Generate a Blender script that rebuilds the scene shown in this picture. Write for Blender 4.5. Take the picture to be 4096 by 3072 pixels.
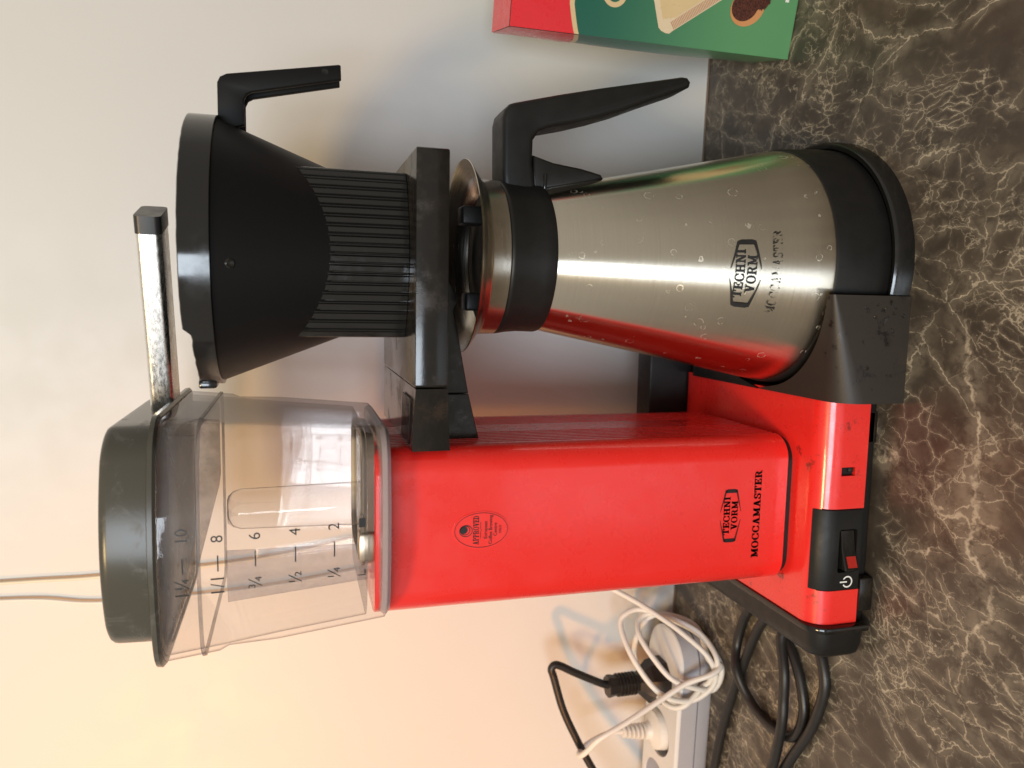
import bpy, bmesh, math, random
from mathutils import Vector, Matrix
random.seed(7)
for o in list(bpy.data.objects):
    bpy.data.objects.remove(o)
scene = bpy.context.scene
COL = scene.collection
PI = math.pi
sin, cos = math.sin, math.cos

# ------------------------------------------------------------------ camera
cam_d = bpy.data.cameras.new('camera')
cam = bpy.data.objects.new('camera', cam_d)
COL.objects.link(cam)
yaw, pitch, roll = .1128, .2762, -.0108
fwd = Vector((-sin(yaw) * cos(pitch), cos(yaw) * cos(pitch), -sin(pitch)))
right = Vector((cos(yaw), sin(yaw), 0))
up = right.cross(fwd)
r2 = cos(roll) * right + sin(roll) * up
u2 = cos(roll) * up - sin(roll) * right
# the phone was held so that "up" points to the left of the picture
cx, cy, cz = -u2, r2, -fwd
cam.matrix_world = Matrix(((cx.x, cy.x, cz.x, .17408), (cx.y, cy.y, cz.y, -.33952),
                           (cx.z, cy.z, cz.z, .30767), (0, 0, 0, 1)))
cam_d.sensor_fit = 'HORIZONTAL'
cam_d.sensor_width = 36.0
cam_d.lens = 36.0 * 3050 / 4096
cam_d.clip_start = .02
cam_d.clip_end = 50
cam_d.dof.use_dof = True
cam_d.dof.focus_distance = .40
cam_d.dof.aperture_fstop = 11.0
scene.camera = cam

# ------------------------------------------------------------------ world, lamps, exposure
world = bpy.data.worlds.new('World')
scene.world = world
world.use_nodes = True
bg = world.node_tree.nodes['Background']
bg.inputs['Color'].default_value = (.88, .80, .69, 1)
bg.inputs['Strength'].default_value = .40


def area_light(name, loc, target, size, size_y, power, color):
    d = bpy.data.lights.new(name, 'AREA')
    d.shape = 'RECTANGLE'
    d.size, d.size_y = size, size_y
    d.energy = power
    d.color = color
    o = bpy.data.objects.new(name, d)
    COL.objects.link(o)
    o.location = loc
    o.rotation_euler = (Vector(target) - Vector(loc)).to_track_quat('-Z', 'Y').to_euler()
    return o


area_light('window_light', (-.28, -1.9, .88), (.15, .2, .25), .62, .9, 23, (.80, .90, 1.0))
area_light('ceiling_lamp', (-.30, -1.05, 1.22), (.15, .1, .15), .22, .22, 9, (1.0, .70, .32))
# shaded warm lamp out of the frame on the left; the edge of its beam falls low on the wall
sd = bpy.data.lights.new('warm_shaded_lamp', 'SPOT')
sd.energy = 34
sd.color = (1.0, .36, .03)
sd.spot_size = math.radians(36)
sd.spot_blend = .75
sd.shadow_soft_size = .05
so = bpy.data.objects.new('warm_shaded_lamp', sd)
COL.objects.link(so)
so.location = (-.80, -.78, .52)
so.rotation_euler = (Vector((-.27, .231, .32)) - so.location).to_track_quat('-Z', 'Y').to_euler()

scene.view_settings.view_transform = 'Standard'
scene.view_settings.look = 'None'
scene.view_settings.exposure = .24
scene.view_settings.gamma = 1
scene.render.engine = 'CYCLES'
scene.cycles.max_bounces = 14
scene.cycles.transparent_max_bounces = 24


# ------------------------------------------------------------------ material helpers
class NT:
    def __init__(self, name):
        self.m = bpy.data.materials.new(name)
        self.m.use_nodes = True
        self.t = self.m.node_tree
        self.b = self.t.nodes['Principled BSDF']
        self.out = self.t.nodes['Material Output']
        self._c = None

    def n(self, typ, **kw):
        x = self.t.nodes.new(typ)
        for k, v in kw.items():
            setattr(x, k, v)
        return x

    def link(self, a, b):
        self.t.links.new(a, b)

    def put(self, sock, v):
        if hasattr(v, 'node'):
            self.link(v, sock)
        elif v is not None:
            if isinstance(v, tuple) and len(v) == 3 and sock.type == 'RGBA':
                v = v + (1,)
            sock.default_value = v

    def coord(self, kind='Object'):
        if self._c is None:
            self._c = self.n('ShaderNodeTexCoord')
        return self._c.outputs[kind]

    def mapping(self, scale=(1, 1, 1), rot=(0, 0, 0), loc=(0, 0, 0), src=None):
        x = self.n('ShaderNodeMapping')
        self.link(src or self.coord(), x.inputs['Vector'])
        x.inputs['Scale'].default_value = scale
        x.inputs['Rotation'].default_value = rot
        x.inputs['Location'].default_value = loc
        return x.outputs[0]

    def noise(self, scale, detail=4, rough=.55, src=None, dist=0, col=False):
        x = self.n('ShaderNodeTexNoise')
        self.link(src or self.coord(), x.inputs['Vector'])
        x.inputs['Scale'].default_value = scale
        x.inputs['Detail'].default_value = detail
        x.inputs['Roughness'].default_value = rough
        x.inputs['Distortion'].default_value = dist
        return x.outputs['Color' if col else 'Fac']

    def vor(self, scale, feature='F1', src=None, rand=1.0):
        x = self.n('ShaderNodeTexVoronoi', feature=feature)
        self.link(src or self.coord(), x.inputs['Vector'])
        x.inputs['Scale'].default_value = scale
        x.inputs['Randomness'].default_value = rand
        return x

    def math(self, op, a, b=None, c=None, clamp=False):
        x = self.n('ShaderNodeMath', operation=op, use_clamp=clamp)
        for i, v in enumerate((a, b, c)):
            if v is not None:
                self.put(x.inputs[i], v)
        return x.outputs[0]

    def vmath(self, op, a, b=None, scale=None):
        x = self.n('ShaderNodeVectorMath', operation=op)
        self.put(x.inputs[0], a)
        if b is not None:
            self.put(x.inputs[1], b)
        if scale is not None:
            self.put(x.inputs['Scale'], scale)
        return x.outputs[0]

    def ramp(self, v, a, b, lo=0., hi=1., smooth=True):
        x = self.n('ShaderNodeMapRange', interpolation_type='SMOOTHSTEP' if smooth else 'LINEAR', clamp=True)
        self.put(x.inputs[0], v)
        x.inputs[1].default_value = a
        x.inputs[2].default_value = b
        x.inputs[3].default_value = lo
        x.inputs[4].default_value = hi
        return x.outputs[0]

    def mix(self, f, a, b, mode='MIX'):
        x = self.n('ShaderNodeMix', data_type='RGBA', blend_type=mode)
        self.put(x.inputs[0], f)
        self.put(x.inputs[6], a)
        self.put(x.inputs[7], b)
        return x.outputs[2]

    def bump(self, h, strength=.2, dist=.001):
        x = self.n('ShaderNodeBump')
        x.inputs['Strength'].default_value = strength
        x.inputs['Distance'].default_value = dist
        self.link(h, x.inputs['Height'])
        self.link(x.outputs[0], self.b.inputs['Normal'])
        return x

    def set(self, **kw):
        names = dict(color='Base Color', rough='Roughness', metal='Metallic', coat='Coat Weight',
                     coat_rough='Coat Roughness', spec='Specular IOR Level', aniso='Anisotropic', emit='Emission Color',
                     estr='Emission Strength', ior='IOR', trans='Transmission Weight', alpha='Alpha', tangent='Tangent',
                     sub='Subsurface Weight')
        for k, v in kw.items():
            self.put(self.b.inputs[names[k]], v)
        return self


def simple(name, color, rough=.5, metal=0., coat=0., spec=.5, var=.12, vscale=60, bump=.0, bscale=900):
    n = NT(name)
    f = n.noise(vscale, 5, .6)
    dark = tuple(c * (1 - var) for c in color)
    lite = tuple(min(1, c * (1 + var)) for c in color)
    n.set(color=n.mix(f, dark, lite), metal=metal, coat=coat, spec=spec,
          rough=n.ramp(n.noise(vscale * 1.7, 4, .6), .3, .7, max(.02, rough - .06), rough + .06))
    if bump:
        n.bump(n.noise(bscale, 3, .6), bump, .0004)
    return n.m


M = {}


def build_materials():
    # red enamel
    n = NT('red_enamel')
    n.set(color=n.mix(n.noise(14, 3), (.78, .020, .015), (.83, .025, .019)), coat=.5, coat_rough=.07,
          rough=n.ramp(n.noise(55, 6, .65), .35, .7, .24, .38))
    n.bump(n.noise(520, 2), .035, .0004)
    M['red'] = n.m
    # red enamel of the base with coffee crumbs and stains
    n = NT('red_enamel_stained')
    st = n.math('MULTIPLY', n.ramp(n.noise(75, 8, .75), .57, .66), n.ramp(n.noise(18, 3), .48, .60))
    n.set(color=n.mix(n.math('MULTIPLY', st, .75), (.82, .023, .017), (.05, .012, .008)), coat=.5, coat_rough=.07,
          rough=n.ramp(n.noise(70, 5, .6), .35, .7, .26, .40))
    n.bump(n.noise(520, 2), .03, .0004)
    M['red_base'] = n.m
    # black moulded plastic, grained
    n = NT('black_plastic')
    n.set(color=n.mix(n.noise(70, 5, .6), (.0075, .0072, .007), (.014, .0132, .0125)), rough=n.ramp(n.noise(120, 5, .6), .3, .7, .38, .5), spec=.30)
    n.bump(n.noise(1500, 2), .10, .0003)
    M['black'] = n.m
    # matte black of the filter basket, with dried drops
    n = NT('matte_black_plastic')
    v = n.vor(95)
    rad = n.math('MULTIPLY', n.math('ABSOLUTE', n.math('SUBTRACT', v.outputs['Distance'], .22)), 1)
    ring = n.math('MULTIPLY', n.ramp(rad, .015, .05, 1, 0), n.ramp(n.noise(55, 3), .52, .60))
    sep = n.n('ShaderNodeSeparateColor')
    n.link(v.outputs['Color'], sep.inputs[0])
    ring = n.math('MULTIPLY', ring, n.ramp(sep.outputs[0], .72, .76))
    n.set(color=n.mix(n.math('MULTIPLY', ring, .5), (.0060, .0062, .0066), (.08, .075, .068)), rough=.5, spec=.22)
    n.bump(n.noise(900, 3), .08, .0003)
    M['matte'] = n.m
    # stained, coffee-filmed black plastic (holder and bracket)
    n = NT('coffee_filmed_plastic')
    film = n.ramp(n.noise(48, 8, .72), .44, .70)
    spots = n.ramp(n.noise(260, 3, .7), .66, .72)
    col = n.mix(film, (.0085, .0078, .0072), (.024, .017, .0118))
    col = n.mix(n.math('MULTIPLY', spots, .7), col, (.012, .006, .003))
    n.set(color=col, rough=n.ramp(film, 0, 1, .14, .36), spec=.5)
    n.bump(n.noise(240, 5, .7), .10, .0004)
    M['filmed'] = n.m
    # glossy black
    n = NT('glossy_black_plastic')
    n.set(color=(.009, .0088, .0085), rough=n.ramp(n.noise(60, 6, .7), .35, .75, .10, .26), spec=.6)
    n.bump(n.noise(180, 4), .02, .0004)
    M['gloss'] = n.m
    # smoky lid
    n = NT('smoky_lid_plastic')
    haze = n.ramp(n.noise(40, 7, .7, dist=1.0), .52, .72)
    n.set(color=n.mix(haze, (.070, .066, .054), (.11, .105, .092)), rough=n.ramp(haze, 0, 1, .22, .40), spec=.26)
    M['lid'] = n.m
    # brushed steel, brushed round the axis, with dried water marks
    n = NT('brushed_steel')
    br = n.noise(1, 6, .75, src=n.mapping((9, 9, 2600)))
    br2 = n.noise(1, 4, .7, src=n.mapping((4, 4, 1100)))
    v = n.vor(120)
    sep = n.n('ShaderNodeSeparateColor')
    n.link(v.outputs['Color'], sep.inputs[0])
    rr = n.math('ABSOLUTE', n.math('SUBTRACT', n.math('ADD', v.outputs['Distance'], n.math('MULTIPLY', n.noise(700, 2), .15)), n.math('ADD', n.math('MULTIPLY', sep.outputs[1], .22), .17)))
    ring = n.math('MULTIPLY', n.ramp(rr, .008, .035, 1, 0), n.ramp(sep.outputs[0], .40, .45))
    ring = n.math('MULTIPLY', ring, n.ramp(n.noise(30, 3), .40, .56))
    ring = n.math('MULTIPLY', ring, n.ramp(n.noise(420, 2), .42, .55))
    col = n.mix(n.ramp(br2, .3, .7), (.76, .71, .60), (.80, .75, .64))
    col = n.mix(n.math('MULTIPLY', ring, .40), col, (.92, .88, .78))
    tan = n.n('ShaderNodeTangent', direction_type='RADIAL', axis='Z')
    n.set(color=col, metal=n.ramp(ring, 0, 1, 1, .75), rough=n.math('ADD', n.ramp(br, .3, .7, .19, .26), n.math('MULTIPLY', ring, .25)), aniso=.88)
    n.link(tan.outputs[0], n.b.inputs['Tangent'])
    n.b.inputs['Anisotropic Rotation'].default_value = .25
    n.bump(n.math('ADD', n.math('MULTIPLY', br, .5), n.math('MULTIPLY', ring, 2.0)), .012, .0004)
    M['steel'] = n.m
    n = NT('polished_steel_rim')
    br = n.noise(1, 6, .75, src=n.mapping((30, 30, 1500)))
    n.set(color=(.58, .54, .47), metal=1, rough=n.ramp(br, .3, .7, .16, .28))
    n.bump(br, .03, .0003)
    M['rim'] = n.m
    # chrome arm, scratched and dirty
    n = NT('worn_chrome')
    sc = n.noise(1, 5, .7, src=n.mapping((220, 900, 900), rot=(0, 0, .5)))
    dirt = n.ramp(n.noise(26, 7, .72), .60, .80)
    n.set(color=n.mix(n.math('MULTIPLY', dirt, .7), (.88, .87, .85), (.30, .22, .14)), metal=n.ramp(dirt, 0, 1, 1, .7),
          rough=n.math('ADD', n.ramp(sc, .35, .7, .24, .40), n.math('MULTIPLY', dirt, .2)))
    n.bump(sc, .02, .0003)
    M['chrome'] = n.m
    # clear tank plastic: real reflection and see-through by the angle of the surface
    n = NT('clear_tank_plastic')
    n.t.nodes.remove(n.b)
    tr = n.n('ShaderNodeBsdfTransparent')
    lw = n.n('ShaderNodeLayerWeight')
    lw.inputs['Blend'].default_value = .5
    tr_col = n.mix(n.ramp(lw.outputs['Facing'], .62, 1.0), (.992, .988, .984), (.42, .41, .43))
    n.link(tr_col, tr.inputs['Color'])
    gl = n.n('ShaderNodeBsdfGlossy')
    gl.inputs['Roughness'].default_value = .03
    mx = n.n('ShaderNodeMixShader')
    n.link(n.math('ADD', n.math('MULTIPLY', n.math('POWER', lw.outputs['Facing'], 5.0), .55), .045), mx.inputs[0])
    n.link(tr.outputs[0], mx.inputs[1])
    n.link(gl.outputs[0], mx.inputs[2])
    df = n.n('ShaderNodeBsdfDiffuse')
    df.inputs['Color'].default_value = (.72, .70, .70, 1)
    mx2 = n.n('ShaderNodeMixShader')
    scale_film = n.ramp(n.noise(38, 8, .72, dist=.8), .56, .84, .002, .09)
    n.link(scale_film, mx2.inputs[0])
    n.link(mx.outputs[0], mx2.inputs[1])
    n.link(df.outputs[0], mx2.inputs[2])
    n.link(mx2.outputs[0], n.out.inputs['Surface'])
    bp = n.n('ShaderNodeBump')
    bp.inputs['Strength'].default_value = .05
    bp.inputs['Distance'].default_value = .0006
    n.link(n.noise(70, 3), bp.inputs['Height'])
    n.link(bp.outputs[0], gl.inputs['Normal'])
    M['clear'] = n.m
    n = NT('smoky_skirt_plastic')
    n.set(color=(.20, .195, .20), rough=.18, spec=.5)
    tr = n.n('ShaderNodeBsdfTransparent')
    tr.inputs['Color'].default_value = (.66, .65, .66, 1)
    mx = n.n('ShaderNodeMixShader')
    n.link(n.ramp(n.noise(45, 6, .7), .35, .7, .22, .5), mx.inputs[0])
    n.link(tr.outputs[0], mx.inputs[1])
    n.link(n.b.outputs[0], mx.inputs[2])
    n.link(mx.outputs[0], n.out.inputs['Surface'])
    M['smoky'] = n.m
    n = NT('tank_shade_grey')  # translucent grey of the added panel that stands for shade in the tank
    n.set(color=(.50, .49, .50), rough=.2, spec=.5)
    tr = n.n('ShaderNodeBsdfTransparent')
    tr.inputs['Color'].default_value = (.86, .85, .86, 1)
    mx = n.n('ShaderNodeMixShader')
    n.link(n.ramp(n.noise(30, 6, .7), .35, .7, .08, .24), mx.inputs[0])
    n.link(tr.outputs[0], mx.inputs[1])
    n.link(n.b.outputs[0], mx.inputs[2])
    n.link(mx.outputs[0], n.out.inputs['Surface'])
    M['tank_shade'] = n.m
    n = NT('brownish_black_plastic')
    wet = n.ramp(n.noise(60, 7, .7), .56, .66)
    n.set(color=n.mix(wet, (.030, .024, .0195), (.010, .008, .007)), rough=n.ramp(wet, 0, 1, .46, .22), spec=.4)
    n.bump(n.noise(1400, 2), .12, .0003)
    M['cradle'] = n.m
    # frosted thick clear plastic of the tank foot
    n = NT('frosted_tank_foot')
    n.set(color=(.62, .56, .58), rough=.25, trans=.55, ior=1.3, spec=.6)
    n.bump(n.noise(400, 5, .7), .15, .0004)
    M['frost'] = n.m
    # wall paint
    n = NT('white_wall_paint')
    big = n.noise(2.2, 3)
    speck = n.ramp(n.vor(21).outputs['Distance'], .020, .045, 1, 0)
    speck = n.math('MULTIPLY', speck, n.ramp(n.noise(9, 3), .52, .6))
    smear = n.math('MULTIPLY', n.ramp(n.noise(11, 5, .6), .60, .78), .10)
    col = n.mix(big, (.625, .615, .595), (.66, .65, .63))
    col = n.mix(smear, col, (.45, .40, .32))
    col = n.mix(n.math('MULTIPLY', speck, .65), col, (.36, .27, .17))
    n.set(color=col, rough=n.ramp(n.noise(30, 4), .3, .7, .38, .48), spec=.35)
    n.bump(n.noise(160, 5, .7), .10, .0007)
    M['wall'] = n.m
    # brown veined stone laminate
    n = NT('brown_veined_stone')
    base = n.mapping((1, .82, 1), rot=(0, 0, .35))
    d1 = n.vmath('SUBTRACT', n.noise(9, 3, .55, src=base, col=True), (.5, .5, .5))
    d2 = n.vmath('SUBTRACT', n.noise(42, 4, .6, src=base, col=True), (.5, .5, .5))
    d3 = n.vmath('SUBTRACT', n.noise(190, 3, .6, src=base, col=True), (.5, .5, .5))
    p = n.vmath('ADD', base, n.vmath('SCALE', d1, scale=.040))
    p = n.vmath('ADD', p, n.vmath('SCALE', d2, scale=.0085))
    pf = n.vmath('ADD', p, n.vmath('SCALE', d3, scale=.0044))
    ps1 = n.mapping((1, .62, 1), rot=(0, 0, .9), src=pf)
    ps2 = n.mapping((1, .55, 1), rot=(0, 0, -.5), src=pf)

    def veins(scale, src, core, halo, k):
        e = n.vor(scale, 'DISTANCE_TO_EDGE', src).outputs['Distance']
        return n.math('MAXIMUM', n.ramp(e, 0, core, 1, 0), n.ramp(e, 0, halo, k, 0))
    dens = n.noise(8, 4, .6, src=p)
    v0 = n.math('MULTIPLY', veins(8, ps2, .008, .05, .30), n.ramp(n.noise(10, 3), .45, .55))
    v1 = n.math('MULTIPLY', veins(20, ps1, .010, .10, .24), n.ramp(n.noise(11, 3, src=p), .42, .54))
    v2 = n.math('MULTIPLY', veins(44, ps2, .016, .15, .22), n.ramp(dens, .42, .56))
    v3 = n.math('MULTIPLY', veins(88, pf, .030, .20, .22), n.ramp(n.noise(13, 4, .6), .49, .60, 0, .8))
    v4 = n.math('MULTIPLY', veins(185, ps2, .06, .26, .24), n.ramp(n.noise(15, 4, .6, src=n.mapping(loc=(3.1, 1.7, 0))), .50, .62, 0, .9))
    fib = n.math('ABSOLUTE', n.math('SUBTRACT', n.noise(34, 5, .6, src=ps2), .5))
    v5 = n.math('MULTIPLY', n.ramp(fib, .0, .008, .6, 0), n.ramp(dens, .46, .58))
    vein = n.math('MAXIMUM', n.math('MAXIMUM', n.math('MAXIMUM', v0, v1), v2), n.math('MAXIMUM', n.math('MAXIMUM', v3, v4), v5))
    vein = n.math('MULTIPLY', vein, n.ramp(n.noise(120, 5, .7, src=pf), .34, .58, .06, 1))
    cloud = n.ramp(n.noise(15, 7, .7, src=pf), .50, .74)
    ground = n.mix(n.ramp(n.noise(26, 6, .65, src=p), .3, .7), (.040, .032, .025), (.086, .068, .052))
    ground = n.mix(n.math('MULTIPLY', cloud, .5), ground, (.20, .165, .125))
    grain = n.noise(900, 2, .6)
    ground = n.mix(n.math('MULTIPLY', grain, .35), ground, (.034, .026, .020))
    vc = n.mix(n.noise(40, 3), (.36, .31, .225), (.66, .58, .45))
    n.set(color=n.mix(n.math('MULTIPLY', vein, .92), ground, vc), rough=n.ramp(n.noise(60, 4), .3, .7, .28, .42), spec=.45)
    n.bump(n.noise(700, 3), .06, .0004)
    M['stone'] = n.m
    M['rubber'] = simple('black_rubber_cord', (.014, .012, .011), .42, var=.2, vscale=90, bump=.05)
    M['white_cord'] = simple('white_cord_plastic', (.74, .71, .66), .42, var=.05)
    M['cream_cord'] = simple('cream_cord_plastic', (.74, .66, .52), .42, var=.05)
    M['strip'] = simple('white_grey_plastic', (.70, .69, .68), .42, var=.04)
    M['strip_grey'] = simple('grey_plastic', (.40, .40, .43), .45, var=.05)
    M['socket'] = simple('socket_grey', (.33, .33, .36), .5, var=.06)
    M['ink'] = simple('black_ink', (.008, .007, .007), .5, var=.1)
    M['white_ink'] = simple('white_ink', (.80, .79, .76), .5, var=.03)
    M['hollow_shade'] = simple('dark_void', (.006, .005, .005), .7, var=.1)  # near-black colour for the unlit depth of slot, switch well and spray holes
    M['brass'] = simple('metal_contact', (.45, .38, .30), .35, metal=1)
    n = NT('faded_ink')
    tr = n.n('ShaderNodeBsdfTransparent')
    mx = n.n('ShaderNodeMixShader')
    n.link(n.ramp(n.noise(330, 5, .7), .46, .54), mx.inputs[0])
    n.link(n.b.outputs[0], mx.inputs[1])
    n.link(tr.outputs[0], mx.inputs[2])
    n.link(mx.outputs[0], n.out.inputs['Surface'])
    n.set(color=(.012, .011, .010), rough=.5)
    M['faded'] = n.m
    n = NT('red_indicator')
    n.set(color=n.mix(n.noise(900, 2), (.34, .012, .010), (.50, .03, .02)), rough=.25, coat=.4)
    M['lamp_red'] = n.m

    def card(name, a, b, rough=.30):
        n = NT(name)
        n.set(color=n.mix(n.noise(45, 4), a, b), rough=n.ramp(n.noise(150, 4), .3, .7, rough - .05, rough + .08), coat=.15, spec=.5)
        n.bump(n.noise(700, 2), .03, .0003)
        return n.m
    M['c_red'] = card('card_red', (.68, .018, .026), (.74, .024, .034))
    n = NT('card_green')
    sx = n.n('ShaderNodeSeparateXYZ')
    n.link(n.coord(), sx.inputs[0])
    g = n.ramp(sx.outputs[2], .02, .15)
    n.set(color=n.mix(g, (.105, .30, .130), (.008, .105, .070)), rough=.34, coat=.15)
    n.bump(n.noise(700, 2), .03, .0003)
    M['c_green'] = n.m
    M['c_cream'] = card('card_cream', (.62, .45, .24), (.70, .53, .30))
    M['c_paper'] = card('card_filter_paper', (.60, .42, .20), (.72, .56, .32))
    M['c_edge'] = card('card_filter_edge', (.68, .55, .36), (.74, .60, .42))
    M['c_seam'] = card('card_filter_seam', (.42, .20, .11), (.50, .27, .16))
    M['c_wood'] = card('card_scoop_wood', (.52, .20, .07), (.66, .33, .14))
    n = NT('card_ground_coffee')
    n.set(color=n.mix(n.ramp(n.noise(900, 3, .7), .35, .65), (.020, .006, .004), (.13, .035, .018)), rough=.4)
    M['c_coffee'] = n.m
    n = NT('water_drop')
    n.set(color=(1, 1, 1), rough=.02, trans=1, ior=1.33)
    M['water'] = n.m


build_materials()


# ------------------------------------------------------------------ mesh helpers
def wloc(o):
    v = Vector((0, 0, 0))
    while o is not None:
        v = v + o.location
        o = o.parent
    return v


def finish(name, me, mat, parent=None, smooth=35):
    if mat is not None:
        me.materials.append(mat if not isinstance(mat, str) else M[mat])
    if smooth:
        me.shade_smooth()
        me.set_sharp_from_angle(angle=math.radians(smooth))
    o = bpy.data.objects.new(name, me)
    COL.objects.link(o)
    if parent is not None:
        o.parent = parent
        o.location = -wloc(parent)
    return o


def mk(name, verts, faces, mat, parent=None, smooth=35, fix=True):
    me = bpy.data.meshes.new(name)
    me.from_pydata([tuple(v) for v in verts], [], faces)
    if fix:
        bm = bmesh.new()
        bm.from_mesh(me)
        bmesh.ops.recalc_face_normals(bm, faces=bm.faces)
        bm.to_mesh(me)
        bm.free()
    me.update()
    return finish(name, me, mat, parent, smooth)


def thing(name, label, cat, loc=(0, 0, 0), group=None):
    o = bpy.data.objects.new(name, None)
    COL.objects.link(o)
    o.location = loc
    o.empty_display_size = .02
    o['label'] = label
    o['category'] = cat
    if group:
        o['group'] = group
    return o


def tag(o, label, cat, group=None):
    o['label'] = label
    o['category'] = cat
    if group:
        o['group'] = group
    return o


def bm_obj(name, bm, mat, parent=None, smooth=35):
    me = bpy.data.meshes.new(name)
    bmesh.ops.recalc_face_normals(bm, faces=bm.faces)
    bm.to_mesh(me)
    bm.free()
    return finish(name, me, mat, parent, smooth)


def prism_bm(outline, lo, hi, axis='Z', bevel=0, seg=3, bm=None):
    """outline: 2-D points; axis Z -> (x,y), axis Y -> (x,z), axis X -> (y,z)"""
    bm = bm or bmesh.new()

    def P(p, h):
        return {'Z': (p[0], p[1], h), 'Y': (p[0], h, p[1]), 'X': (h, p[0], p[1])}[axis]
    a = [bm.verts.new(P(p, lo)) for p in outline]
    b = [bm.verts.new(P(p, hi)) for p in outline]
    n = len(outline)
    fs = [bm.faces.new(a), bm.faces.new(b[::-1])]
    cap = list(fs[0].edges) + list(fs[1].edges)
    for i in range(n):
        bm.faces.new((a[i], a[(i + 1) % n], b[(i + 1) % n], b[i]))
    bmesh.ops.recalc_face_normals(bm, faces=bm.faces)
    if bevel:
        bmesh.ops.bevel(bm, geom=cap, offset=bevel, segments=seg, profile=.5, affect='EDGES', clamp_overlap=True)
    return bm


def box_bm(x0, x1, y0, y1, z0, z1, bevel=0, seg=2):
    bm = bmesh.new()
    bmesh.ops.create_cube(bm, size=1)
    for v in bm.verts:
        v.co = Vector(((x0 + x1) / 2 + v.co.x * (x1 - x0), (y0 + y1) / 2 + v.co.y * (y1 - y0), (z0 + z1) / 2 + v.co.z * (z1 - z0)))
    if bevel:
        bmesh.ops.bevel(bm, geom=list(bm.edges), offset=bevel, segments=seg, profile=.5, affect='EDGES', clamp_overlap=True)
    return bm


def rrect(x0, x1, y0, y1, r, seg=8):
    """rounded rectangle, r a number or four radii: (x0y0, x1y0, x1y1, x0y1)"""
    if not isinstance(r, (tuple, list)):
        r = (r,) * 4
    out = []
    for (cx_, cy_, a0, rr) in ((x0 + r[0], y0 + r[0], PI, r[0]), (x1 - r[1], y0 + r[1], 1.5 * PI, r[1]),
                               (x1 - r[2], y1 - r[2], 0, r[2]), (x0 + r[3], y1 - r[3], .5 * PI, r[3])):
        for i in range(seg + 1):
            a = a0 + .5 * PI * i / seg
            out.append((cx_ + rr * cos(a), cy_ + rr * sin(a)))
    return out


def lathe(name, prof, cx_, cy_, mat, parent, n=96, smooth=40, close=False):
    verts, faces = [], []
    m = len(prof)
    for i in range(n):
        a = 2 * PI * i / n
        for r, z in prof:
            verts.append((cx_ + r * cos(a), cy_ + r * sin(a), z))
    for i in range(n):
        for j in range(m if close else m - 1):
            k = (j + 1) % m
            faces.append((i * m + j, ((i + 1) % n) * m + j, ((i + 1) % n) * m + k, i * m + k))
    me = bpy.data.meshes.new(name)
    me.from_pydata(verts, [], faces)
    bm = bmesh.new()
    bm.from_mesh(me)
    bmesh.ops.remove_doubles(bm, verts=bm.verts, dist=1e-6)
    bmesh.ops.recalc_face_normals(bm, faces=bm.faces)
    bm.to_mesh(me)
    bm.free()
    return finish(name, me, mat, parent, smooth)


def loft(name, rings, mat, parent=None, cap0=True, cap1=True, smooth=35):
    n = len(rings[0])
    verts = [p for r in rings for p in r]
    faces = []
    for k in range(len(rings) - 1):
        for i in range(n):
            j = (i + 1) % n
            faces.append((k * n + i, k * n + j, (k + 1) * n + j, (k + 1) * n + i))
    if cap0:
        faces.append(tuple(range(n))[::-1])
    if cap1:
        faces.append(tuple((len(rings) - 1) * n + i for i in range(n)))
    return mk(name, verts, faces, mat, parent, smooth)


def spline(pts, per=10, closed=False):
    P = [Vector(p) for p in pts]
    n = len(P)
    out = []
    rng = n if closed else n - 1
    for i in range(rng):
        if closed:
            a, b, c, d = P[(i - 1) % n], P[i], P[(i + 1) % n], P[(i + 2) % n]
        else:
            b, c = P[i], P[i + 1]
            a = P[i - 1] if i else b * 2 - c
            d = P[i + 2] if i + 2 < n else c * 2 - b
        for s in range(per):
            t = s / per
            out.append(.5 * ((2 * b) + (c - a) * t + (2 * a - 5 * b + 4 * c - d) * t * t + (3 * b - a - 3 * c + d) * t ** 3))
    if not closed:
        out.append(P[-1])
    return out


def sweep(name, pts, rad, mat, parent=None, sides=12, per=10, closed=False, raw=False):
    path = [Vector(p) for p in pts] if raw else spline(pts, per, closed)
    n = len(path)
    rings = []
    up_ = None
    for i, p in enumerate(path):
        q0 = path[i - 1] if (i or closed) else p
        q1 = path[(i + 1) % n] if (i < n - 1 or closed) else p
        t = (q1 - q0).normalized()
        if up_ is None:
            up_ = t.orthogonal().normalized()
        up_ = (up_ - t * up_.dot(t)).normalized()
        side = t.cross(up_)
        r = rad(i / (n - 1)) if callable(rad) else rad
        rings.append([tuple(p + up_ * r * cos(2 * PI * k / sides) + side * r * sin(2 * PI * k / sides)) for k in range(sides)])
    if closed:
        rings.append(rings[0])
        return loft(name, rings, mat, parent, False, False, 60)
    return loft(name, rings, mat, parent, True, True, 60)


def carve(o, cutters):
    """real boolean holes: evaluate, keep the mesh, drop the cutters"""
    tmp = []
    for bm in cutters:
        me = bpy.data.meshes.new('cut')
        bmesh.ops.recalc_face_normals(bm, faces=bm.faces)
        bm.to_mesh(me)
        bm.free()
        c = bpy.data.objects.new('cut', me)
        COL.objects.link(c)
        md = o.modifiers.new('b', 'BOOLEAN')
        md.operation = 'DIFFERENCE'
        md.solver = 'EXACT'
        md.object = c
        c.matrix_world = Matrix.Identity(4)
        tmp.append(c)
    bpy.context.view_layer.update()
    dg = bpy.context.evaluated_depsgraph_get()
    me = bpy.data.meshes.new_from_object(o.evaluated_get(dg))
    o.modifiers.clear()
    o.data = me
    me.shade_smooth()
    me.set_sharp_from_angle(angle=math.radians(35))
    for c in tmp:
        bpy.data.objects.remove(c)
    return o


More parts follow.
